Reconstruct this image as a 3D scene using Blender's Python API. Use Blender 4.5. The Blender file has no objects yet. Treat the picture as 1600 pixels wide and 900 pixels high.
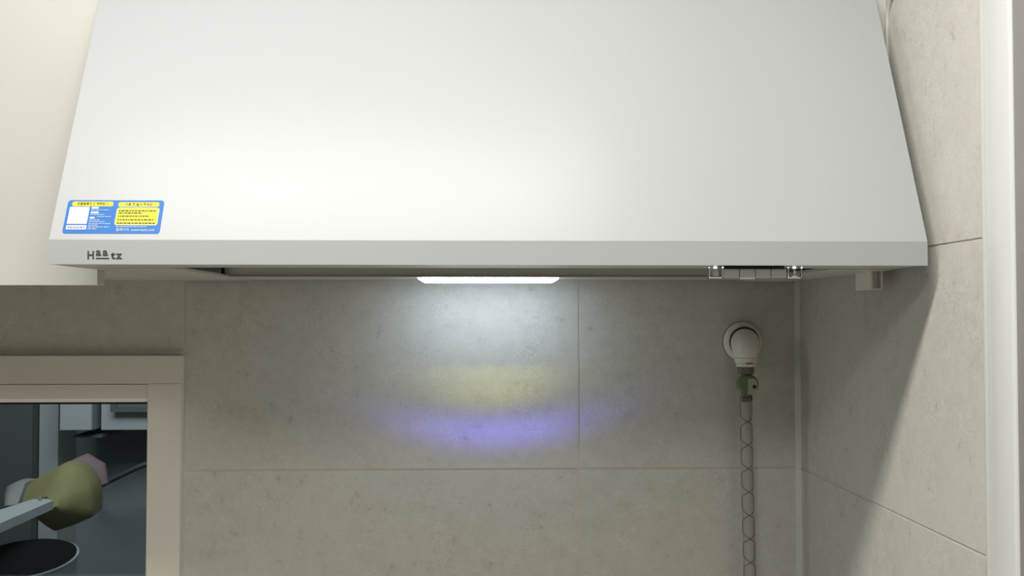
import bpy, bmesh, math, random
from mathutils import Vector, Matrix
R = math.radians
random.seed(7)
SC = bpy.context.scene
COL = SC.collection
KY = 1.211                      # depth scale of the plan below (plan depths are multiplied by it)
EYE = 1.45                      # camera height above the floor; heights below are given from the eye

# ------------------------------------------------------------------ camera
cam = bpy.data.cameras.new('camera'); camo = bpy.data.objects.new('camera', cam); COL.objects.link(camo)
cam.sensor_width = 36; cam.lens = 28.8*KY; cam.clip_start = 0.01
camo.location = (0.0134, 0, EYE); camo.rotation_euler = (R(90) + math.atan(0.0344/KY), 0, -math.atan(0.0300))
SC.camera = camo
# ------------------------------------------------------------------ world, lights, exposure
w = bpy.data.worlds.new('world'); SC.world = w; w.use_nodes = True
w.node_tree.nodes['Background'].inputs[0].default_value = (1.0, 0.98, 0.94, 1)
w.node_tree.nodes['Background'].inputs[1].default_value = 0.02
def area(name, loc, sx, sy, power, color, rot=(0, 0, 0), spread=180):
    l = bpy.data.lights.new(name, 'AREA'); l.shape = 'RECTANGLE'; l.size = sx; l.size_y = sy
    l.energy = power; l.color = color; l.spread = R(spread)
    o = bpy.data.objects.new(name, l); COL.objects.link(o); o.location = loc; o.rotation_euler = rot
    return o
area('kitchen_ceiling_lamp', (-0.25, 0.446, EYE + 0.93), 0.98, 0.15, 26.5, (1.0, 0.985, 0.945))
area('living_room_ceiling_lamp', (-0.45, -0.75, EYE + 0.93), 0.6, 0.6, 19.0, (1.0, 0.985, 0.945))
area('utility_room_fill', (-0.75, 1.45*KY, EYE + 0.45), 0.9, 0.4, 7.5, (0.90, 0.96, 1.0), (R(62), 0, R(8)))  # unseen light, added to brighten the room behind the window
vs = SC.view_settings; vs.view_transform = 'Standard'; vs.look = 'None'; vs.gamma = 1
vs.use_curve_mapping = False; vs.exposure = 0.0

# ------------------------------------------------------------------ materials
def mat(name, col, rough=0.5, metal=0.0, spec=0.5, noise=None, bump=0.0, bscale=200, coat=0.0):
    m = bpy.data.materials.new(name); m.use_nodes = True
    nt = m.node_tree; b = nt.nodes['Principled BSDF']
    b.inputs['Base Color'].default_value = (*col, 1); b.inputs['Roughness'].default_value = rough
    b.inputs['Metallic'].default_value = metal; b.inputs['Specular IOR Level'].default_value = spec
    b.inputs['Coat Weight'].default_value = coat; b.inputs['Coat Roughness'].default_value = 0.3
    tc = nt.nodes.new('ShaderNodeTexCoord')
    nz = nt.nodes.new('ShaderNodeTexNoise'); nz.inputs['Scale'].default_value = bscale; nz.inputs['Detail'].default_value = 4
    nt.links.new(tc.outputs['Object'], nz.inputs['Vector'])
    amt = 0.03 if noise is None else noise
    mx = nt.nodes.new('ShaderNodeMix'); mx.data_type = 'RGBA'
    nt.links.new(nz.outputs['Fac'], mx.inputs['Factor'])
    mx.inputs[6].default_value = (*[c * (1 - amt) for c in col], 1)
    mx.inputs[7].default_value = (*[min(1, c * (1 + amt)) for c in col], 1)
    nt.links.new(mx.outputs[2], b.inputs['Base Color'])
    if bump:
        bp = nt.nodes.new('ShaderNodeBump'); bp.inputs['Strength'].default_value = bump; bp.inputs['Distance'].default_value = 0.001
        nt.links.new(nz.outputs['Fac'], bp.inputs['Height']); nt.links.new(bp.outputs['Normal'], b.inputs['Normal'])
    return m

def tile_material():
    m = bpy.data.materials.new('stone_look_tile'); m.use_nodes = True
    nt = m.node_tree; N = nt.nodes; L = nt.links; b = N['Principled BSDF']
    tc = N.new('ShaderNodeTexCoord'); oi = N.new('ShaderNodeObjectInfo')
    off = N.new('ShaderNodeVectorMath'); off.operation = 'ADD'
    L.new(tc.outputs['Object'], off.inputs[0])
    sc = N.new('ShaderNodeVectorMath'); sc.operation = 'SCALE'; sc.inputs['Scale'].default_value = 37.0
    cb = N.new('ShaderNodeCombineXYZ')
    for k in 'XYZ': L.new(oi.outputs['Random'], cb.inputs[k])
    L.new(cb.outputs[0], sc.inputs[0]); L.new(sc.outputs[0], off.inputs[1])
    def noise(s, d, r=0.6):
        n = N.new('ShaderNodeTexNoise'); n.inputs['Scale'].default_value = s; n.inputs['Detail'].default_value = d
        n.inputs['Roughness'].default_value = r; L.new(off.outputs[0], n.inputs['Vector']); return n
    big = noise(5, 5); mid = noise(55, 6, 0.7); fine = noise(420, 3)
    def mixc(f, a, c):
        x = N.new('ShaderNodeMix'); x.data_type = 'RGBA'; L.new(f, x.inputs['Factor'])
        for i, v in ((6, a), (7, c)):
            if isinstance(v, tuple): x.inputs[i].default_value = (*v, 1)
            else: L.new(v, x.inputs[i])
        return x.outputs[2]
    def ramp(src, lo, hi):
        r = N.new('ShaderNodeMapRange'); r.inputs['From Min'].default_value = lo; r.inputs['From Max'].default_value = hi
        L.new(src, r.inputs['Value']); return r.outputs[0]
    c1 = mixc(ramp(big.outputs['Fac'], 0.3, 0.7), (0.506, 0.486, 0.427), (0.576, 0.555, 0.496))
    c2 = mixc(ramp(mid.outputs['Fac'], 0.35, 0.7), c1, (0.607, 0.59, 0.535))
    spots = ramp(mid.outputs['Fac'], 0.37, 0.28)
    c3 = mixc(spots, c2, (0.405, 0.385, 0.33))
    # small pits, in the patches where the print has them
    vo = N.new('ShaderNodeTexVoronoi'); vo.inputs['Scale'].default_value = 210; L.new(off.outputs[0], vo.inputs['Vector'])
    pit = ramp(vo.outputs['Distance'], 0.22, 0.10)
    gate = ramp(mid.outputs['Fac'], 0.50, 0.62)
    mm = N.new('ShaderNodeMath'); mm.operation = 'MULTIPLY'; L.new(pit, mm.inputs[0]); L.new(gate, mm.inputs[1])
    c4 = mixc(mm.outputs[0], c3, (0.385, 0.365, 0.315))
    grain = noise(330, 3, 0.7); patch = noise(16, 4)
    pg = ramp(patch.outputs['Fac'], 0.42, 0.66)
    def gated(lo, hi):
        q = N.new('ShaderNodeMath'); q.operation = 'MULTIPLY'; L.new(ramp(grain.outputs['Fac'], lo, hi), q.inputs[0]); L.new(pg, q.inputs[1])
        h = N.new('ShaderNodeMath'); h.operation = 'MULTIPLY'; h.inputs[1].default_value = 0.75; L.new(q.outputs[0], h.inputs[0]); return h.outputs[0]
    c5 = mixc(gated(0.44, 0.34), c4, (0.41, 0.39, 0.335))
    c6 = mixc(gated(0.56, 0.68), c5, (0.69, 0.675, 0.62))
    L.new(c6, b.inputs['Base Color'])
    b.inputs['Roughness'].default_value = 0.6; b.inputs['Specular IOR Level'].default_value = 0.25
    ad = N.new('ShaderNodeMath'); ad.operation = 'MULTIPLY_ADD'; ad.inputs[1].default_value = 0.35
    L.new(fine.outputs['Fac'], ad.inputs[0]); L.new(mid.outputs['Fac'], ad.inputs[2])
    bp = N.new('ShaderNodeBump'); bp.inputs['Strength'].default_value = 0.35; bp.inputs['Distance'].default_value = 0.0012
    L.new(ad.outputs[0], bp.inputs['Height']); L.new(bp.outputs['Normal'], b.inputs['Normal'])
    return m

def emit(name, col, s):
    m = bpy.data.materials.new(name); m.use_nodes = True; nt = m.node_tree
    b = nt.nodes['Principled BSDF']; b.inputs['Base Color'].default_value = (*col, 1)
    b.inputs['Emission Color'].default_value = (*col, 1); b.inputs['Emission Strength'].default_value = s
    return m

def clear(name, tint, gl=0.06, rough=0.02):
    m = bpy.data.materials.new(name); m.use_nodes = True; nt = m.node_tree; N = nt.nodes; L = nt.links
    N.remove(N['Principled BSDF']); out = N['Material Output']
    t = N.new('ShaderNodeBsdfTransparent'); t.inputs[0].default_value = (*tint, 1)
    g = N.new('ShaderNodeBsdfGlossy'); g.inputs['Roughness'].default_value = rough
    f = N.new('ShaderNodeFresnel'); f.inputs['IOR'].default_value = 1.45
    mx = N.new('ShaderNodeMixShader'); L.new(f.outputs[0], mx.inputs[0]); L.new(t.outputs[0], mx.inputs[1]); L.new(g.outputs[0], mx.inputs[2])
    L.new(mx.outputs[0], out.inputs['Surface'])
    return m

M = dict(
    tile=tile_material(),
    grout=mat('pale_grout', (0.72, 0.70, 0.62), 0.9, bump=0.3, bscale=300),
    caulk=mat('white_silicone', (0.60, 0.59, 0.52), 0.4),
    bead=mat('fresh_white_silicone', (0.64, 0.64, 0.59), 0.4),
    hood=mat('white_painted_steel', (0.37, 0.378, 0.385), 0.31, spec=0.16, noise=0.006, bscale=8),
    under=mat('grey_painted_steel', (0.52, 0.51, 0.47), 0.35, spec=0.5),
    filter=mat('filter_mesh_steel', (0.34, 0.34, 0.31), 0.4, metal=0.5),
    housing=mat('lamp_housing_steel', (0.52, 0.51, 0.47), 0.35),
    dark=mat('black_plastic', (0.012, 0.012, 0.012), 0.5),
    key=mat('grey_plastic', (0.34, 0.335, 0.315), 0.35),
    door=mat('ivory_laminate', (0.515, 0.51, 0.465), 0.38, noise=0.01),
    carcass=mat('ivory_melamine', (0.55, 0.53, 0.46), 0.5),
    pvc=mat('window_plastic', (0.76, 0.73, 0.64), 0.35, noise=0.01),
    pvc2=mat('glazing_bead_plastic', (0.85, 0.83, 0.75), 0.35, noise=0.01),
    rubber=mat('black_gasket', (0.01, 0.01, 0.01), 0.6),
    trim=mat('white_gloss_paint', (0.70, 0.70, 0.67), 0.3, noise=0.02, bscale=30),
    trim_shade=mat('casing_shade', (0.26, 0.25, 0.235), 0.5, noise=0.05, bscale=30),  # darker tone carries the shade of the casing's turned-away face
    wplast=mat('white_plastic', (0.84, 0.82, 0.74), 0.35),
    gaswhite=mat('white_pipe_plastic', (0.74, 0.71, 0.63), 0.35),
    nut=mat('dull_brass_and_shade', (0.20, 0.185, 0.15), 0.4, metal=0.4),
    green=mat('green_valve_paint', (0.12, 0.19, 0.08), 0.4),
    palegreen=mat('pale_green_plastic', (0.34, 0.40, 0.25), 0.4),
    hose=mat('grey_hose_plastic', (0.36, 0.345, 0.295), 0.4),
    wire=mat('elbow_gap_shade', (0.045, 0.043, 0.036), 0.6),
    logo=mat('logo_ink', (0.055, 0.052, 0.042), 0.5),
    blue=mat('sticker_blue', (0.036, 0.145, 0.42), 0.4, spec=0.1, noise=0.01),
    yellow=mat('sticker_yellow', (0.66, 0.61, 0.045), 0.45, spec=0.1, noise=0.01),
    white=mat('sticker_white', (0.56, 0.57, 0.58), 0.5, spec=0.1, noise=0.01),
    paleblue=mat('sticker_pale_blue', (0.28, 0.38, 0.52), 0.5, spec=0.1, noise=0.01),
    ink=mat('sticker_ink', (0.05, 0.045, 0.01), 0.6),
    greyink=mat('sticker_grey_ink', (0.22, 0.21, 0.24), 0.5),
    icon=mat('icon_print_and_glint', (0.75, 0.75, 0.73), 0.5),
    bwall=mat('utility_room_paint', (0.30, 0.33, 0.34), 0.7, noise=0.05, bscale=6),
    bwhite=mat('utility_room_white', (0.50, 0.53, 0.53), 0.5, noise=0.04, bscale=6),
    bdark=mat('utility_room_dark', (0.12, 0.13, 0.13), 0.7, noise=0.05, bscale=6),
    bag=mat('yellow_bag', (0.29, 0.265, 0.115), 0.7, noise=0.2, bscale=12),
    bagwhite=mat('pale_bag', (0.30, 0.295, 0.285), 0.6, noise=0.1, bscale=12),
    pink=mat('dull_pink_cloth', (0.25, 0.17, 0.19), 0.8, noise=0.1, bscale=20),
    pot=mat('black_pot', (0.012, 0.013, 0.014), 0.9, spec=0.05),
    chrome=mat('bright_steel', (0.62, 0.66, 0.68), 0.25, metal=0.9),
    floor=mat('floor_vinyl', (0.34, 0.31, 0.26), 0.5),
    counter=mat('worktop_stone', (0.48, 0.465, 0.42), 0.5),
    ceil=mat('ceiling_paper', (0.75, 0.74, 0.70), 0.8),
    glass=clear('window_glass', (0.93, 0.97, 0.975)),
    acrylic=clear('clear_acrylic', (0.86, 0.87, 0.86), rough=0.08),
    led=emit('lamp_lens', (0.68, 0.83, 1.0), 14.0),
    dot=emit('lit_indicator', (1.0, 0.98, 0.93), 2.2),
)

# ------------------------------------------------------------------ mesh helpers (x right, y away from the camera, z from eye height)
def box(bm, x0, x1, y0, y1, z0, z1):
    v = [bm.verts.new(p) for p in ((x0,y0,z0),(x1,y0,z0),(x1,y1,z0),(x0,y1,z0),(x0,y0,z1),(x1,y0,z1),(x1,y1,z1),(x0,y1,z1))]
    for f in ((0,3,2,1),(4,5,6,7),(0,1,5,4),(1,2,6,5),(2,3,7,6),(3,0,4,7)): bm.faces.new([v[i] for i in f])
def prism(bm, pts, fn0, fn1):
    """closed outline pts (2-D), fn0 / fn1 map a 2-D point to the two end caps"""
    a = [bm.verts.new(fn0(*p)) for p in pts]; b = [bm.verts.new(fn1(*p)) for p in pts]
    n = len(pts); bm.faces.new(a[::-1]); bm.faces.new(b)
    for i in range(n): bm.faces.new((a[i], a[(i+1) % n], b[(i+1) % n], b[i]))
def lathe(bm, prof, mtx, seg=40, cap=True):
    rings = []
    for r, h in prof:
        rings.append([bm.verts.new(mtx @ Vector((r*math.cos(2*math.pi*k/seg), r*math.sin(2*math.pi*k/seg), h))) for k in range(seg)])
    for a, b in zip(rings, rings[1:]):
        for k in range(seg): bm.faces.new((a[k], a[(k+1) % seg], b[(k+1) % seg], b[k]))
    if cap: bm.faces.new(rings[0][::-1]); bm.faces.new(rings[-1])
def tube(bm, path, rad, seg=12):
    path = [Vector(p) for p in path]; rads = rad if isinstance(rad, (list, tuple)) else [rad]*len(path)
    rings = []; ref = None
    for i, p in enumerate(path):
        t = (path[min(i+1, len(path)-1)] - path[max(i-1, 0)]).normalized()
        if ref is None: ref = Vector((1,0,0)) if abs(t.x) < 0.9 else Vector((0,1,0))
        u = (ref - t*ref.dot(t)).normalized(); ref = u; v = t.cross(u)
        rings.append([bm.verts.new(p + (u*math.cos(2*math.pi*k/seg) + v*math.sin(2*math.pi*k/seg))*rads[i]) for k in range(seg)])
    for a, b in zip(rings, rings[1:]):
        for k in range(seg): bm.faces.new((a[k], a[(k+1) % seg], b[(k+1) % seg], b[k]))
    bm.faces.new(rings[0][::-1]); bm.faces.new(rings[-1])
def bevel(bm, w, seg=2, ang=30):
    es = [e for e in bm.edges if len(e.link_faces) == 2 and e.calc_face_angle(0) > R(ang)]
    bmesh.ops.bevel(bm, geom=es, offset=w, segments=seg, affect='EDGES', profile=0.5)
def world_loc(o):
    p = Vector((0, 0, 0))
    while o: p += o.location; o = o.parent
    return p
XS = 0.0        # shift of the plan in x
def obj(name, bm, m, parent=None, smooth=40, origin=None, mid=None):
    bmesh.ops.recalc_face_normals(bm, faces=bm.faces)
    for v in bm.verts:
        v.co.z += EYE; v.co.x += XS
        v.co.y = v.co.y*KY if mid is None else mid*KY + (v.co.y - mid)      # round things keep their roundness about mid
    if origin is None:
        xs = [v.co for v in bm.verts]
        origin = Vector((sum(c.x for c in xs)/len(xs), sum(c.y for c in xs)/len(xs), min(c.z for c in xs)))
    else: origin = Vector(origin)
    for v in bm.verts: v.co -= origin
    me = bpy.data.meshes.new(name); bm.to_mesh(me); bm.free()
    me.materials.append(M[m])
    if smooth:
        for p in me.polygons: p.use_smooth = True
        me.set_sharp_from_angle(angle=R(smooth))
    o = bpy.data.objects.new(name, me); COL.objects.link(o)
    if parent: o.parent = parent; o.location = origin - world_loc(parent)
    else: o.location = origin
    return o
def bx(name, m, parent, *dims, bv=0.0, seg=2):
    bm = bmesh.new(); box(bm, *dims)
    if bv: bevel(bm, bv, seg)
    return obj(name, bm, m, parent)
def thing(name, label, cat, loc, group=None):
    o = bpy.data.objects.new(name, None); COL.objects.link(o); o.empty_display_size = 0.05
    o.location = (loc[0], loc[1]*KY, loc[2] + EYE); o['label'] = label; o['category'] = cat
    if group: o['group'] = group
    return o
def tag(o, label, cat, group=None):
    o['label'] = label; o['category'] = cat
    if group: o['group'] = group
    return o
def struct(o, label=None, cat=None):
    o['kind'] = 'structure'
    if label: o['label'] = label
    if cat: o['category'] = cat
    return o

WY = 1.231       # face of the tiled back wall
WX = 0.4925      # face of the tiled right wall
CEIL = 0.95
WINX, WINZ0, WINZ1 = -0.4295, -0.80, -0.0585   # window opening: right edge, bottom, top
HX0, HX1 = -0.4256, 0.4765                     # range hood, left and right
HY, HZ0, HZ1 = 0.840, 0.0525, 0.0776           # front of its rim, bottom and top of the rim
SL = 0.358; SA = math.atan(SL)                 # slope of its front

# ------------------------------------------------------------------ the room
struct(bx('floor', 'floor', None, -2.4, 1.6, -2.2, WY + 0.13, -EYE - 0.05, -EYE), 'beige vinyl kitchen floor below the range hood', 'floor')
struct(bx('countertop', 'counter', None, -1.9, WX - 0.001, 0.66, WY - 0.001, -EYE + 0.85, -EYE + 0.89, bv=0.003), 'pale kitchen worktop below the tiled back wall', 'worktop')
struct(bx('ceiling', 'ceil', None, -2.4, 1.6, -1.6, 3.2, CEIL, CEIL + 0.05), 'white papered kitchen ceiling above the range hood', 'ceiling')
T = 0.009
bm = bmesh.new()
yb = WY + 0.0015
box(bm, WINX, 0.62, yb, yb + 0.12, -EYE, CEIL); box(bm, -2.3, WINX, yb, yb + 0.12, WINZ1, CEIL); box(bm, -2.3, WINX, yb, yb + 0.12, -EYE, WINZ0)
wb = struct(obj('wall_back', bm, 'grout'), 'back wall of large beige-grey stone-look tiles under the range hood', 'wall')
bm = bmesh.new(); box(bm, WX + 0.0015, WX + 0.12, -1.2, WY + 0.003, -EYE, CEIL)
wr = struct(obj('wall_right', bm, 'grout'), 'right wall of beige-grey stone-look tiles crossed by a slanting shadow', 'wall')
ROWS = [(0.0745 + 0.303*k - 0.303, 0.0745 + 0.303*k) for k in (2, 1, 0, -1, -2)]
J = 0.0014
cache = {}
def tile(parent, axis, a0, a1, z0, z1, tilt=0.0):
    if axis == 'y': a0, a1 = a0*KY, a1*KY
    w_, h_ = round(a1 - a0 - 2*J, 4), round(z1 - z0 - 2*J, 4)
    key = (axis, w_, h_)
    if key not in cache:
        bm = bmesh.new()
        if axis == 'x': box(bm, -w_/2, w_/2, 0, T, 0, h_)
        else: box(bm, 0, T, -w_/2, w_/2, 0, h_)
        bevel(bm, 0.0007, 2); bmesh.ops.recalc_face_normals(bm, faces=bm.faces)
        me = bpy.data.meshes.new('tile'); bm.to_mesh(me); bm.free(); me.materials.append(M['tile']); cache[key] = me
    o = bpy.data.objects.new('tile', cache[key]); COL.objects.link(o); o.parent = parent
    p = Vector(((a0+a1)/2, WY*KY, z0 + J + EYE)) if axis == 'x' else Vector((WX, (a0+a1)/2, z0 + J + EYE))
    o.location = p - world_loc(parent); o.rotation_euler = (0, tilt, 0) if axis == 'x' else (0, 0, 0)
    return o
for z0, z1 in ROWS:
    tile(wb, 'x', -0.428, 0.159, z0, z1, random.uniform(-0.0007, 0.0007))
    tile(wb, 'x', 0.159, WX - 0.001, z0, z1, random.uniform(-0.0007, 0.0007))
for x1 in (-0.428, -1.015):
    tile(wb, 'x', x1 - 0.587, x1, WINZ1 + 0.001, 0.0745); tile(wb, 'x', x1 - 0.587, x1, 0.0745, 0.3775)
for z0, z1 in ROWS: tile(wr, 'y', 0.772, WY - 0.001, z0, z1)
bm = bmesh.new()
prism(bm, [(0, 0), (-0.0065, 0), (-0.0045, -0.0022), (-0.0022, -0.0045), (0, -0.0065)],
      lambda a, b: (WX + a, WY + b, -0.84), lambda a, b: (WX + a, WY + b, 0.6))
struct(obj('trim_1', bm, 'caulk'), 'pale silicone bead up the inner corner of the tiled walls', 'trim')
# door casing at the near end of the right wall
bm = bmesh.new()
xm, CY = WX - 0.0045, 0.7215
prism(bm, [(WX + 0.004, 0.7650), (WX - 0.0012, 0.7650), (WX - 0.0016, 0.7640), (WX - 0.0016, 0.7540), (xm + 0.0004, 0.7530), (xm, 0.7515), (xm, CY + 0.003), (xm + 0.0006, CY + 0.001), (xm + 0.0025, CY), (0.545, CY), (0.545, 0.765)],
      lambda a, b: (a, b, -EYE), lambda a, b: (a, b, CEIL))
tc_ = struct(obj('trim_2', bm, 'trim', smooth=50), 'white glossy door casing at the near end of the right wall', 'trim')
bm = bmesh.new(); prism(bm, [(WX - 0.0022, 0.7652), (WX - 0.0026, 0.7675), (WX - 0.0018, 0.7700), (WX + 0.002, 0.7720), (WX + 0.002, 0.7652)], lambda a, b: (a, b, -0.9), lambda a, b: (a, b, CEIL))
obj('silicone_bead', bm, 'bead', tc_)
bm = bmesh.new(); box(bm, xm + 0.0030, 0.56, 0.40, CY - 0.0005, -EYE, CEIL); bevel(bm, 0.002)
obj('shaded_face', bm, 'trim_shade', tc_)  # casing face turned from the light, its shade put into the colour

# ------------------------------------------------------------------ window
win = bpy.data.objects.new('window_1', None); COL.objects.link(win); win.location = (-0.95, WY*KY, EYE + WINZ0)
struct(win, 'cream plastic window with dark glass at lower left of the tiled wall', 'window')
FY = WY - 0.011
bx('frame_head', 'pvc', win, -1.55, WINX, FY, WY + 0.06, -0.0995, WINZ1, bv=0.0012)
bx('frame_jamb', 'pvc', win, -0.4775, WINX, FY - 0.0004, WY + 0.06, WINZ0, -0.0997, bv=0.0012)
bx('frame_jamb', 'pvc', win, -1.55, -1.50, FY, WY + 0.06, WINZ0, -0.0997, bv=0.0012)
bx('frame_sill', 'pvc', win, -1.4998, -0.4778, FY, WY + 0.06, WINZ0, WINZ0 + 0.06, bv=0.0012)
bx('sash_rail', 'pvc', win, -1.4998, -0.4778, FY + 0.0015, WY + 0.05, -0.1205, -0.1005, bv=0.0012)
bm = bmesh.new()
prism(bm, [(FY + 0.0015, -0.1207), (FY + 0.004, -0.1265), (FY + 0.012, -0.1270), (FY + 0.012, -0.1207)], lambda a, b: (-1.4998, a, b), lambda a, b: (-0.4778, a, b))
obj('glazing_bead', bm, 'pvc2', win)
bm = bmesh.new()
prism(bm, [(-0.4778, FY + 0.0012), (-0.4800, FY + 0.004), (-0.4800, FY + 0.012), (-0.4778, FY + 0.012)], lambda a, b: (a, b, WINZ0 + 0.06), lambda a, b: (a, b, -0.1272))
obj('glazing_bead', bm, 'pvc2', win)
bx('gasket', 'rubber', win, -1.4998, -0.4802, FY + 0.008, FY + 0.014, -0.1300, -0.1272)
bx('pane', 'glass', win, -1.4998, -0.4779, FY + 0.0145, FY + 0.0185, WINZ0 + 0.06, -0.122)

# ------------------------------------------------------------------ utility room behind the window
bm = bmesh.new(); box(bm, -2.4, -0.05, 2.35, 2.45, -EYE, CEIL)
struct(obj('wall_far', bm, 'bwall'), 'dim grey wall of the room seen through the window', 'wall')
struct(bx('wall_left', 'bdark', None, -2.5, -2.4, 1.36, 2.45, -EYE, CEIL), 'dark side wall of the room behind the window', 'wall')
struct(bx('wall_side', 'bwall', None, -0.15, -0.05, 1.36, 2.35, -EYE, CEIL), 'grey right side wall of the room behind the window', 'wall')
XS = -0.027
struct(bx('trim_3', 'bwhite', None, -1.154, -1.104, 2.25, 2.349, -EYE, CEIL - 0.001, bv=0.004), 'pale grey pilaster on the far wall seen through the window', 'trim')
c = thing('storage_closet', 'tall dark closet at left edge of the window view', 'closet', (-1.45, 2.1, -EYE))
bx('body', 'bdark', c, -1.70, -1.157, 2.22, 2.345, -EYE + 0.02, 0.4, bv=0.004); bx('plinth', 'bdark', c, -1.69, -1.17, 2.23, 2.34, -EYE, -EYE + 0.02)
u = thing('wall_box', 'square grey wall-mounted box high up behind the window glass', 'box', (-1.05, 2.25, -0.32))
bx('body', 'bwall', u, -1.054, -0.972, 2.16, 2.349, -0.296, 0.1, bv=0.002); bx('front_cover', 'bwhite', u, -1.050, -0.970, 2.152, 2.160, -0.294, 0.09, bv=0.002)
bx('drip_tray', 'bdark', u, -1.03, -0.955, 2.18, 2.349, -0.318, -0.312, bv=0.002)
c = thing('overhead_cabinet', 'pale overhead cabinet beside the square box behind the window', 'cabinet', (-0.9, 2.3, -0.31))
bx('body', 'bwall', c, -0.964, -0.60, 2.20, 2.349, -0.302, 0.2, bv=0.002); bx('door', 'bwhite', c, -0.962, -0.62, 2.19, 2.1995, -0.299, 0.19, bv=0.002)
v = thing('small_window_frame', 'small pale frame on the overhead cabinet behind the window glass', 'frame', (-0.9, 2.17, -0.26))
bx('stile', 'chrome', v, -0.928, -0.918, 2.166, 2.1895, -0.250, 0.1, bv=0.001); bx('rail', 'chrome', v, -0.918, -0.70, 2.166, 2.1895, -0.250, -0.240, bv=0.001)
bx('opening', 'bdark', v, -0.9175, -0.70, 2.180, 2.1895, -0.2395, 0.1)
bm = bmesh.new(); tube(bm, [(-1.06, 2.33, -0.50), (-0.985, 2.22, -0.455), (-0.86, 2.18, -0.395), (-0.60, 2.10, -0.30), (-0.125, 2.06, -0.18)], 0.007, 10)
tag(obj('drain_hose', bm, 'bdark'), 'dark hose running diagonally across the wall behind the window', 'hose')
XS = 0.0
struct(bx('counter', 'bdark', None, -1.6, -0.151, 1.36, 1.80, -EYE, -0.56, bv=0.004), 'low dark counter behind the window glass', 'counter')
bm = bmesh.new()
prism(bm, [(-0.985, 1.36), (-0.880, 1.36), (-0.880, 1.74), (-0.900, 1.755), (-0.930, 1.755)], lambda a, b: (a, b, -0.402), lambda a, b: (a, b, -0.384))
bevel(bm, 0.002)
tag(obj('shelf_board', bm, 'bwhite'), 'narrow white shelf board behind the left of the window glass', 'shelf')
XS = -0.027
# hanging bag: a creased package, its front folded along a ridge
def package(bm, outline, ridge, y0, yr, y1, left, right):
    """outline runs round from the left end of the ridge over the top to its right end and back below"""
    o = [bm.verts.new((x, y0, z)) for x, z in outline]; q = [bm.verts.new((x, yy, z)) for (x, z), yy in zip(ridge, yr)]
    b = [bm.verts.new((x*0.94 + 0.06*outline[0][0], y1, z*0.97 - 0.012)) for x, z in outline]
    n = len(o); m = len(q)
    def strip(chain):
        for k in range(len(chain) - 1):
            t0 = round(k*(m-1)/(len(chain)-1)); t1 = round((k+1)*(m-1)/(len(chain)-1))
            if t0 == t1: bm.faces.new((chain[k], chain[k+1], q[t0]))
            else: bm.faces.new((chain[k], chain[k+1], q[t1], q[t0]))
    strip(o[:right+1]); strip([o[0]] + o[:right-1:-1])
    for k in range(n): bm.faces.new((o[k], b[k], b[(k+1) % n], o[(k+1) % n]))
    bm.faces.new(b)
    bmesh.ops.triangulate(bm, faces=bm.faces); bmesh.ops.recalc_face_normals(bm, faces=bm.faces)
    bmesh.ops.subdivide_edges(bm, edges=bm.edges, cuts=2, use_grid_fill=True)
    bmesh.ops.smooth_vert(bm, verts=bm.verts, factor=0.4, use_axis_x=True, use_axis_y=True, use_axis_z=True)
    for v in bm.verts: v.co.x = -0.865 + (v.co.x + 0.865)*1.06 - 0.040; v.co.z = -0.38 + (v.co.z + 0.38)*1.06 - 0.026
b_ = thing('hanging_bag', 'crumpled yellow and white bag hanging behind the left of the window', 'bag', (-0.87, 1.83, -0.46))
bm = bmesh.new(); package(bm, [(-0.930, -0.348), (-0.885, -0.322), (-0.852, -0.304), (-0.825, -0.312), (-0.808, -0.330), (-0.793, -0.358), (-0.790, -0.42), (-0.835, -0.440), (-0.872, -0.452), (-0.925, -0.412)],
      [(-0.925, -0.385), (-0.870, -0.392), (-0.835, -0.385), (-0.797, -0.365)], 1.860, (1.825, 1.790, 1.795, 1.850), 1.93, 0, 5)
obj('body', bm, 'bag', b_, smooth=50)
bm = bmesh.new(); package(bm, [(-0.978, -0.372), (-0.970, -0.352), (-0.950, -0.343), (-0.932, -0.345), (-0.926, -0.385), (-0.935, -0.42), (-0.970, -0.42)],
      [(-0.972, -0.385), (-0.955, -0.388), (-0.932, -0.386)], 1.858, (1.85, 1.82, 1.83), 1.92, 0, 4)
obj('pale_side', bm, 'bagwhite', b_, smooth=50)
bm = bmesh.new(); tube(bm, [(-0.905, 1.935, -0.345), (-0.885, 1.94, -0.340), (-0.855, 1.94, -0.358), (-0.838, 1.935, -0.392)], [0.014, 0.022, 0.022, 0.012], 10)
obj('pink_fold', bm, 'pink', b_)
XS = 0.0
bm = bmesh.new(); tube(bm, [(-0.905, 1.738, -0.3815), (-0.915, 1.752, -0.379), (-0.925, 1.775, -0.386), (-0.935, 1.835, -0.395), (-0.94, 1.865, -0.40)], 0.0022, 8)
obj('strap', bm, 'bagwhite', b_); XS = -0.027
p_ = thing('cooking_pot', 'round black pot with a bright metal rim behind the window', 'pot', (-0.836, 1.6, -0.559))
mt = Matrix.Translation((-0.836, 1.6, -0.559))
def slant(bm):                                          # the rim rises towards the back
    for v in bm.verts: v.co.z += 0.16*(v.co.y - 1.6)*min(1.0, (v.co.z + 0.559)/0.09)
bm = bmesh.new(); lathe(bm, [(0.075, 0), (0.092, 0.012), (0.096, 0.09), (0.092, 0.09), (0.088, 0.085)], mt, 48); slant(bm); obj('body', bm, 'chrome', p_, mid=1.6)
bm = bmesh.new(); lathe(bm, [(0.094, 0.090), (0.0985, 0.092), (0.0985, 0.096), (0.094, 0.097)], mt, 48); slant(bm); obj('rim', bm, 'chrome', p_, mid=1.6)
bm = bmesh.new(); lathe(bm, [(0.0935, 0.0905), (0.0935, 0.098), (0.07, 0.104), (0.02, 0.107)], mt, 48); slant(bm); obj('lid', bm, 'pot', p_, mid=1.6)

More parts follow.
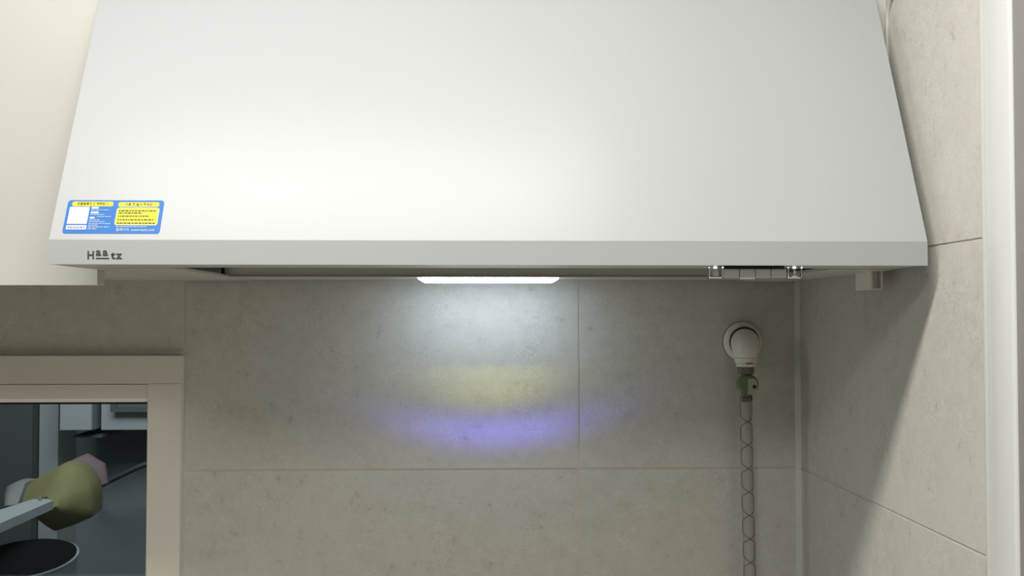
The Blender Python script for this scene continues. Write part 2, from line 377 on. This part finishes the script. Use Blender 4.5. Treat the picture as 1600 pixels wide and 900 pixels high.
XS = 0.0
# ------------------------------------------------------------------ wall cabinet on the left
c = thing('wall_cabinet', 'ivory wall cabinet with flat door left of the range hood', 'cabinet', (-0.8, 1.05, 0.05))
bx('door', 'door', c, -1.05, -0.4264, 0.947, 0.965, 0.0355, 0.78, bv=0.0008)
bx('door', 'door', c, -1.68, -1.054, 0.947, 0.965, 0.0355, 0.78, bv=0.0008)
bx('carcass', 'carcass', c, -1.68, -0.4262, 0.9655, WY - 0.0005, 0.0530, 0.79, bv=0.0005)
# white filler between the hood and the right wall
f_ = thing('filler_panel', 'narrow white filler panel between the range hood and right wall', 'panel', (0.484, 1.0, 0.053))
bx('panel', 'door', f_, 0.4775, WX - 0.0005, 0.952, WY - 0.0095, 0.0530, 0.79)
bm = bmesh.new(); tube(bm, [(WX - 0.001, 0.950, 0.06), (WX - 0.001, 0.950, 0.345), (WX - 0.001, 0.947, 0.36), (WX - 0.001, 0.938, 0.371), (WX - 0.001, 0.90, 0.385)], 0.0026, 8)
obj('silicone_bead', bm, 'caulk', f_)

# ------------------------------------------------------------------ range hood
HTOP = 0.50
hood = thing('range_hood', 'large white sloped range hood with a lit lamp underneath', 'range hood', ((HX0+HX1)/2, 1.03, 0.047))
def slope(u, v, n=0.0):
    """u along x, v up the sloped front from the top of the rim, n outwards"""
    return (u, HY + v*math.sin(SA) - n*math.cos(SA), HZ1 + v*math.cos(SA) + n*math.sin(SA))
VL = (HTOP - HZ1)/math.cos(SA)
bm = bmesh.new()
prism(bm, [(HX0, 0.0), (HX1, 0.0), (HX1, VL), (HX0, VL)], lambda a, b: slope(a, b, -0.003), lambda a, b: slope(a, b, 0))
bevel(bm, 0.0009, 2); obj('front_panel', bm, 'hood', hood)
bx('front_rim', 'hood', hood, HX0, HX1, HY, HY + 0.004, HZ0, HZ1, bv=0.0012, seg=3)
YT = HY + SL*(HTOP - HZ1)
for x0, x1 in ((HX0, HX0 + 0.003), (HX1 - 0.003, HX1)):
    bm = bmesh.new()
    prism(bm, [(HY + 0.0042, HZ0 + 0.0004), (WY - 0.0095, HZ0 + 0.0004), (WY - 0.0095, HTOP), (YT + 0.0035, HTOP), (HY + 0.0042, HZ1 + 0.0005)], lambda a, b: (x0, a, b), lambda a, b: (x1, a, b))
    obj('side_panel', bm, 'hood', hood)
bx('duct_cover', 'hood', hood, HX0, HX1, YT + 0.0, WY - 0.0095, HTOP + 0.0005, CEIL - 0.001, bv=0.001)
xi0, xi1 = HX0 + 0.0032, HX1 - 0.0032
bx('front_flange', 'under', hood, xi0, xi1, HY + 0.0043, 0.902, HZ0 + 0.0006, HZ0 + 0.003, bv=0.0006)
bx('bottom_plate', 'under', hood, xi0, -0.328, 0.9022, WY - 0.0097, HZ0 + 0.0002, HZ0 + 0.003, bv=0.0006)
bx('bottom_plate', 'under', hood, 0.4025, xi1, 0.9022, WY - 0.0097, HZ0 - 0.0006, HZ0 + 0.003, bv=0.0006)
bx('grease_filter', 'filter', hood, -0.327, 0.4015, 0.9025, 1.112, 0.0700, 0.0730)
bx('lamp_housing', 'housing', hood, -0.3345, 0.4015, 1.115, WY - 0.0097, 0.0540, 0.0760, bv=0.0008)
bx('housing_lip', 'under', hood, -0.3345, 0.4015, 1.1130, 1.1300, 0.0532, 0.0539)
bx('inner_gap', 'dark', hood, -0.3375, -0.3348, 1.110, 1.118, 0.0535, 0.0700)
# lamp lens, long with tapered ends
LX0, LX1, LY0, LY1 = -0.0765, 0.1205, 1.140, 1.172
bm = bmesh.new()
prism(bm, [(LX0, 0.0536), (LX1, 0.0536), (LX1 - 0.001, 0.0515), (LX1 - 0.008, 0.0474), (LX0 + 0.008, 0.0474), (LX0 + 0.001, 0.0515)], lambda a, b: (a, LY0, b), lambda a, b: (a, LY1, b))
bevel(bm, 0.0008, 2)
lens = obj('lamp_lens', bm, 'led', hood); lens['label'] = 'glowing white lamp lens'
# coloured fringes that the lens throws on the wall
bl = bpy.data.lights.new('lens_fringe', 'POINT'); bl.energy = 1.0; bl.shadow_soft_size = 0.002; bl.use_nodes = True
blo = bpy.data.objects.new('lens_fringe', bl); COL.objects.link(blo); blo.location = (0.022, 1.168*KY, EYE + 0.0460)
nt = bl.node_tree; N = nt.nodes; L = nt.links; em = N['Emission']
tcn = N.new('ShaderNodeTexCoord'); sx = N.new('ShaderNodeSeparateXYZ'); L.new(tcn.outputs['Normal'], sx.inputs[0])
def mth(op, a, b=None, c=None, clamp=False):
    n = N.new('ShaderNodeMath'); n.operation = op; n.use_clamp = clamp
    for i, q in enumerate((a, b, c)):
        if q is None: continue
        if isinstance(q, (int, float)): n.inputs[i].default_value = q
        else: L.new(q, n.inputs[i])
    return n.outputs[0]
DY = (WY - 1.168)*KY
ny = mth('MAXIMUM', sx.outputs['Y'], 0.02)
px_ = mth('MULTIPLY', mth('DIVIDE', sx.outputs['X'], ny), DY)          # where the ray meets the wall, beside and below the lens
ph = mth('MULTIPLY', mth('DIVIDE', sx.outputs['Z'], ny), -DY)
toward = mth('GREATER_THAN', sx.outputs['Y'], 0.03)
def gauss(q, c0, s):
    d = mth('DIVIDE', mth('SUBTRACT', q, c0), s); return mth('POWER', 2.71828, mth('MULTIPLY', mth('MULTIPLY', d, d), -1.0))
px2 = mth('MULTIPLY', px_, px_)
def sstep(q, a, b):
    n = N.new('ShaderNodeMapRange'); n.interpolation_type = 'SMOOTHSTEP'; n.inputs['From Min'].default_value = a; n.inputs['From Max'].default_value = b
    L.new(q, n.inputs['Value']); return n.outputs[0]
hb = mth('ADD', ph, mth('MULTIPLY', px2, 0.85))
blue = mth('MULTIPLY', gauss(hb, 0.219, 0.026), mth('MULTIPLY', gauss(px_, 0.015, 0.135), 0.8))
hy_ = mth('ADD', ph, mth('MULTIPLY', px2, 1.9))
yel = mth('MULTIPLY', mth('MULTIPLY', sstep(ph, 0.114, 0.128), mth('SUBTRACT', 1.0, sstep(hy_, 0.165, 0.200))), gauss(px_, 0.012, 0.10))
# undo the grazing-angle and distance falloff of a point source on the wall
r2 = mth('ADD', mth('MULTIPLY', px2, 1/(DY*DY)), mth('ADD', mth('MULTIPLY', mth('MULTIPLY', ph, ph), 1/(DY*DY)), 1.0))
gain = mth('MULTIPLY', mth('POWER', r2, 1.5), toward)
def colr(fac, c0):
    n = N.new('ShaderNodeVectorMath'); n.operation = 'SCALE'; n.inputs[0].default_value = c0; L.new(fac, n.inputs['Scale']); return n.outputs[0]
va = N.new('ShaderNodeVectorMath'); va.operation = 'ADD'
L.new(colr(blue, (0.19, 0.15, 1.45)), va.inputs[0]); L.new(colr(yel, (0.27, 0.26, 0.0)), va.inputs[1])
vb = N.new('ShaderNodeVectorMath'); vb.operation = 'SCALE'; L.new(va.outputs[0], vb.inputs[0]); L.new(gain, vb.inputs['Scale'])
L.new(vb.outputs[0], em.inputs['Color']); em.inputs['Strength'].default_value = 0.18
# row of keys under the rim
KX = [0.2483 + 0.01658*k for k in range(7)]
bx('key_bar', 'dark', hood, KX[1], KX[5], 0.8535, 0.866, 0.0465, HZ0 + 0.0004)
def icon_sun(cx, cz, y):
    bm = bmesh.new(); r0 = 0.0017
    pts = [bm.verts.new((cx + r0*math.cos(a)*k_, y, cz + r0*math.sin(a)*k_)) for k_ in (1.0, 0.72) for a in [2*math.pi*i/20 for i in range(20)]]
    for i in range(20): bm.faces.new((pts[i], pts[(i+1) % 20], pts[20 + (i+1) % 20], pts[20 + i]))
    for i in range(8):
        a = 2*math.pi*i/8; d = Vector((math.cos(a), 0, math.sin(a))); t = Vector((-math.sin(a), 0, math.cos(a)))*0.0003; c0 = Vector((cx, y, cz))
        bm.faces.new([bm.verts.new(c0 + d*q + t*s_) for q, s_ in ((0.0023, -1), (0.0032, -1), (0.0032, 1), (0.0023, 1))])
    return bm
def icon_fan(cx, cz, y):
    bm = bmesh.new()
    for z_, w_ in ((0.0030, 0.0012), (0.0012, 0.0016), (-0.0004, 0.0010), (-0.0030, 0.0029)):
        bm.faces.new([bm.verts.new((cx + a*w_, y, cz + z_ + b*0.0004)) for a, b in ((-1, -1), (1, -1), (1, 1), (-1, 1))])
    bm.faces.new([bm.verts.new((cx + a*0.0004, y, cz + b)) for a, b in ((-1, -0.003), (1, -0.003), (1, 0.003), (-1, 0.003))])
    return bm
for k in range(6):
    x0, x1 = KX[k] + 0.0004, KX[k+1] - 0.0004
    if k in (0, 5):
        kb = bx('clear_key', 'acrylic', hood, x0, x1, 0.8462, 0.8530, 0.0392, HZ0 - 0.0008, bv=0.0012)
        kb['label'] = 'clear plastic key with a lit dot'
        cx = (x0 + x1)/2
        ic = (icon_sun if k == 0 else icon_fan)(cx - 0.0004, 0.0445, 0.84605)
        obj('icon', ic, 'icon', kb, smooth=0)
        for dx, rr in ((-0.0008, 0.0019), (0.0070, 0.0009), (-0.0072, 0.0006)):
            bm = bmesh.new(); lathe(bm, [(rr*0.6, -0.0003), (rr, 0.0), (rr, 0.0006)], Matrix.Translation((cx + dx, 0.8463, 0.0507)) @ Matrix.Rotation(R(90), 4, 'X') @ Matrix.Diagonal((1, 0.75, 1, 1)), 20)
            obj('lit_dot', bm, 'dot', kb)
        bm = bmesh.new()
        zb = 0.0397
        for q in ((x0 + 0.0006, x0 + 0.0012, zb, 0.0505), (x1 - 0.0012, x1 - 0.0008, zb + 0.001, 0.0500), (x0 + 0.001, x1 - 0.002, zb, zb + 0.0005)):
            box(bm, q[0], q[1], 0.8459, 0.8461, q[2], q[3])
        obj('edge_glint', bm, 'icon', kb)  # pale strips painted as glints along the clear key's edges
    else:
        bx('key', 'key', hood, x0, x1, 0.8470, 0.8532, 0.0400 if k != 2 else 0.0385, 0.0492, bv=0.0006)

def text(name, body, size, m, parent, place, ax='LEFT', depth=0.0, bold=0.0, sxs=1.0):
    cu = bpy.data.curves.new(name, 'FONT'); cu.body = body; cu.size = size; cu.align_x = ax; cu.offset = bold; cu.resolution_u = 3
    t = bpy.data.objects.new(name, cu); COL.objects.link(t)
    bpy.context.view_layer.update()
    me = bpy.data.meshes.new_from_object(t.evaluated_get(bpy.context.evaluated_depsgraph_get()))
    bpy.data.objects.remove(t); bpy.data.curves.remove(cu)
    bm = bmesh.new(); bm.from_mesh(me); bpy.data.meshes.remove(me)
    for v in bm.verts: v.co = Vector(place(v.co.x*sxs, v.co.y))
    return obj(name, bm, m, parent, smooth=0)
# maker's name on the rim
lg = bpy.data.objects.new('logo', None); COL.objects.link(lg); lg.parent = hood; lg.location = Vector((-0.37, HY*KY, 0.058 + EYE)) - world_loc(hood); lg.empty_display_size = 0.02
LB = 0.0582
def onrim(x0, z0): return lambda a, b: (x0 + a, HY - 0.00025, z0 + b)
text('letter', 'H', 0.0112, 'logo', lg, onrim(-0.3872, LB), bold=0.00034, sxs=0.92)
text('letter', 'a', 0.0112, 'logo', lg, onrim(-0.3783, LB + 0.0032), bold=0.00034, sxs=1.05)
text('letter', 'a', 0.0112, 'logo', lg, onrim(-0.3715, LB + 0.0032), bold=0.00034, sxs=1.05)
text('letter', 't', 0.0112, 'logo', lg, onrim(-0.3630, LB), bold=0.00034, sxs=1.05)
text('letter', 'z', 0.0112, 'logo', lg, onrim(-0.3578, LB), bold=0.00034, sxs=1.15)
bm = bmesh.new(); box(bm, -0.3782, -0.3650, HY - 0.0004, HY - 0.0001, LB, LB + 0.0011); obj('underline', bm, 'logo', lg)
# product sticker on the sloped front
SU0, SU1, SV0, SV1 = -0.4138, -0.3157, 0.0068, 0.0448
SW, SH = SU1 - SU0, SV1 - SV0
def rrect(u0, u1, t0, t1, r, k=6):
    """outline in sticker coordinates: u from the left, t from the top, 0..1"""
    x0, x1 = SU0 + u0*SW, SU0 + u1*SW; y0, y1 = SV1 - t1*SH, SV1 - t0*SH; pts = []
    for cx, cy, a0 in ((x1-r, y1-r, 0), (x0+r, y1-r, 90), (x0+r, y0+r, 180), (x1-r, y0+r, 270)):
        pts += [(cx + r*math.cos(R(a0 + 90*i/k)), cy + r*math.sin(R(a0 + 90*i/k))) for i in range(k+1)]
    return pts
def patch(name, m, parent, u0, u1, t0, t1, r, n0, n1):
    bm = bmesh.new(); prism(bm, rrect(u0, u1, t0, t1, r), lambda a, b: slope(a, b, n0), lambda a, b: slope(a, b, n1)); return obj(name, bm, m, parent)
st = patch('sticker', 'blue', hood, 0, 1, 0, 1, 0.0032, 0.00005, 0.0003); st['label'] = 'blue and yellow information sticker'
a_, b2 = 0.00031, 0.00042
patch('banner', 'yellow', st, 0.045, 0.475, 0.045, 0.185, 0.0025, a_, b2)
patch('banner', 'yellow', st, 0.525, 0.955, 0.060, 0.200, 0.0025, a_, b2)
patch('notice_border', 'white', st, 0.520, 0.963, 0.225, 0.755, 0.0026, a_, b2)
patch('notice_panel', 'yellow', st, 0.526, 0.957, 0.240, 0.740, 0.0022, b2 + 0.00001, b2 + 0.0001)
patch('code_panel', 'white', st, 0.030, 0.235, 0.205, 0.715, 0.0006, a_, b2)
patch('caption_panel', 'white', st, 0.030, 0.238, 0.755, 0.880, 0.0006, a_, b2)
for u1, t0 in ((0.330, 0.205), (0.338, 0.345), (0.305, 0.505)): patch('pill', 'white', st, 0.255, u1, t0, t0 + 0.055, 0.0009, a_, b2)
def onst(u, t, nn=b2 + 0.00014): return lambda a, b: slope(SU0 + u*SW + a, SV1 - t*SH + b, nn)
text('heading', '\uc815\ud488\ub4f1\ub85d\ud558\uace0 \ud61c\ud0dd\ubc1b\uae30', 0.0040, 'ink', st, onst(0.26, 0.150), 'CENTER', sxs=0.85, bold=0.00008)
text('heading', '\uc0ac\uc6a9 \uc804 \uc77d\uc5b4 \uc8fc\uc138\uc694', 0.0040, 'ink', st, onst(0.74, 0.165), 'CENTER', sxs=0.85, bold=0.00008)
text('web_address', '\ud648\ud398\uc774\uc9c0  www.haatz.com', 0.0040, 'white', st, onst(0.545, 0.925), sxs=0.92)
# the print too small to read: broken lines of word-length dashes
def lines(name, m, spec, seed):
    rnd = random.Random(seed); bm = bmesh.new()
    for u0, u1, t, hgt in spec:
        u = u0
        while u < u1:
            wd = min(rnd.uniform(0.014, 0.04), u1 - u)
            vs_ = [bm.verts.new(slope(SU0 + uu*SW, SV1 - tt*SH, b2 + 0.00016)) for uu, tt in ((u, t), (u + wd, t), (u + wd, t - hgt), (u, t - hgt))]
            bm.faces.new(vs_); u += wd + 0.006
    return obj(name, bm, m, st, smooth=0)
lines('small_print', 'ink', [(0.545, 0.935, 0.345, 0.042), (0.548, 0.78, 0.41, 0.042), (0.545, 0.87, 0.505, 0.042), (0.545, 0.925, 0.615, 0.042), (0.545, 0.94, 0.715, 0.042)], 1)
lines('small_print', 'paleblue', [(0.255, 0.44, 0.315, 0.03), (0.255, 0.40, 0.455, 0.03), (0.33, 0.475, 0.515, 0.03), (0.255, 0.36, 0.62, 0.03), (0.255, 0.42, 0.67, 0.03), (0.255, 0.48, 0.725, 0.03), (0.255, 0.35, 0.775, 0.03), (0.255, 0.47, 0.825, 0.03), (0.255, 0.35, 0.88, 0.03), (0.54, 0.86, 0.815, 0.03)], 2)
lines('small_print', 'greyink', [(0.045, 0.225, 0.845, 0.05)], 3)

# ------------------------------------------------------------------ small white catch under the right end of the hood
k_ = thing('plastic_catch', 'small white plastic catch box below the right end of the hood', 'catch', (0.47, 0.96, 0.0305))
bm = bmesh.new()
box(bm, 0.4640, 0.4665, 0.9400, 0.9780, 0.0305, 0.0524); bevel(bm, 0.0008); obj('side_plate', bm, 'wplast', k_)
bx('back_plate', 'wplast', k_, 0.4667, 0.4765, 0.9480, 0.9500, 0.0318, 0.0524)
bx('end_plate', 'wplast', k_, 0.4767, 0.4785, 0.9405, 0.9780, 0.0312, 0.0524, bv=0.0006)
bx('bottom_plate', 'wplast', k_, 0.4667, 0.4765, 0.9415, 0.9478, 0.0312, 0.0326)

# ------------------------------------------------------------------ gas pipe on the back wall
GX, GY = 0.4008, 1.190
g = thing('gas_pipe', 'white gas pipe elbow with green valve and hose down the wall', 'gas pipe', (GX, GY, -0.85))
mw = Matrix.Translation((0.4070, WY, -0.0385)) @ Matrix.Rotation(R(90), 4, 'X')
bm = bmesh.new(); lathe(bm, [(0.0300, 0.0), (0.0300, 0.003), (0.0285, 0.0065), (0.0250, 0.0095), (0.0200, 0.0105)], mw, 48)
fl = obj('flange', bm, 'gaswhite', g, mid=WY)
bm = bmesh.new(); lathe(bm, [(0.0308, 0.0), (0.0308, 0.0012)], mw, 48); obj('flange_shade_ring', bm, 'nut', fl, mid=WY)  # dark ring painted in for the shade around the flange rim
bm = bmesh.new(); lathe(bm, [(0.0222, 0.0098), (0.0230, 0.0108), (0.0222, 0.0116), (0.0200, 0.0116)], mw, 48); obj('elbow_shade_ring', bm, 'wire', fl, mid=WY)  # dark ring stands in for the shadow where elbow meets flange
bm = bmesh.new(); box(bm, 0.4030, 0.4038, WY - 0.0100, WY - 0.0060, -0.0185, -0.0130); obj('split_line', bm, 'dark', fl, mid=WY)
bm = bmesh.new()
path = [(0.4068, WY - 0.008, -0.0385), (0.4055, 1.213, -0.0392), (0.4040, 1.204, -0.0408), (0.4025, 1.196, -0.0440), (0.4012, 1.191, -0.0490), (GX, GY, -0.0545), (GX, GY, -0.0605)]
tube(bm, path, [0.0195, 0.0205, 0.0212, 0.0210, 0.0196, 0.0180, 0.0166], 28); obj('elbow', bm, 'gaswhite', g, smooth=60, mid=WY)
def ring(name, m, z0, z1, r, ch=0.001, seg=36):
    bm = bmesh.new(); lathe(bm, [(r - ch, z0), (r, z0 + ch), (r, z1 - ch), (r - ch, z1)], Matrix.Translation((GX, GY, 0)), seg); return obj(name, bm, m, g, mid=WY)
ring('collar', 'gaswhite', -0.0690, -0.0606, 0.0165); ring('collar', 'gaswhite', -0.0742, -0.0692, 0.0140)
bm = bmesh.new(); box(bm, GX - 0.004, GX + 0.006, GY - 0.0168, GY - 0.0150, -0.0690, -0.0678); obj('dark_notch', bm, 'dark', g, mid=WY)
ring('nut', 'nut', -0.0850, -0.0744, 0.0126, 0.0012, 8)
bm = bmesh.new(); lathe(bm, [(0.0078, -0.1160), (0.0078, -0.0850)], Matrix.Translation((GX, GY, 0)), 24); obj('valve_stem', bm, 'nut', g, mid=WY)
mv = Matrix.Translation((GX + 0.0022, GY, -0.0998)) @ Matrix.Rotation(R(90), 4, 'X')
bm = bmesh.new(); lathe(bm, [(0.0128, -0.011), (0.0145, -0.008), (0.0145, 0.008), (0.0132, 0.0115)], mv, 40); va_ = obj('valve', bm, 'green', g, mid=WY)
bm = bmesh.new(); prism(bm, [(-0.0030, 0.0085), (0.004, 0.0095), (0.0095, 0.006), (0.0105, -0.003), (0.008, -0.011), (0.003, -0.0138), (-0.0035, -0.0138), (-0.0028, -0.004)],
      lambda a, b: (GX + 0.0022 + a, GY - 0.0118, -0.0998 + b), lambda a, b: (GX + 0.0022 + a, GY - 0.0165, -0.0998 + b)); bevel(bm, 0.0008); obj('valve_handle', bm, 'palegreen', va_, mid=WY)
bm = bmesh.new(); lathe(bm, [(0.0026, 0), (0.0026, 0.0012)], Matrix.Translation((GX + 0.0080, GY - 0.0163, -0.1025)) @ Matrix.Rotation(R(90), 4, 'X'), 20); obj('handle_pin', bm, 'dark', va_, mid=WY)
HR = 0.0083
def hx(z): return GX - 0.0004 + 0.0035*min(1.0, (-0.1160 - z)/0.27)*1.0 + (0.001*math.sin((z + 0.116)*16))*0.4
zs = [-0.1145 - 0.02*i for i in range(37)]
bm = bmesh.new(); tube(bm, [(hx(z), GY, z) for z in zs], HR, 24); hs = obj('hose', bm, 'hose', g, smooth=60, mid=WY)
ring('hose_clamp', 'nut', -0.1260, -0.1150, 0.0089, 0.0005, 28)
bm = bmesh.new()
for a, zz, ww in ((-0.5, -0.1185, 0.0028), (-0.1, -0.1185, 0.0034), (0.35, -0.1185, 0.0034), (0.75, -0.1190, 0.0020), (-0.55, -0.1222, 0.0016), (-0.02, -0.1215, 0.0024), (0.55, -0.1220, 0.0018)):
    x_ = GX + 0.0089*math.sin(a*1.2); y_ = GY - 0.0091*math.cos(a*1.2); box(bm, x_ - ww/2, x_ + ww/2, y_ - 0.0003, y_ + 0.0008, zz - 0.0009, zz + 0.0009)
obj('stamped_marks', bm, 'dark', g, mid=WY)
# protective thread: two strands that hug the sides and cross in front
def strand(sign):
    pts = []; z = -0.128; step = 0.034; side = sign
    def P_(ang, z_): return (hx(z_) + (HR + 0.0003)*math.sin(R(ang)), GY - (HR + 0.0003)*math.cos(R(ang)), z_)
    while z > -0.82:
        pts += [P_(85*side, z), P_(85*side, z - step + 0.016)]
        for k in range(1, 6): pts.append(P_(85*side*(1 - k/3.0), z - step + 0.016 - 0.016*k/6))
        side = -side; z -= step
    return pts
for s_ in (-1, 1):
    bm = bmesh.new(); tube(bm, strand(s_), 0.00042, 5); obj('thread', bm, 'wire', hs, mid=WY)
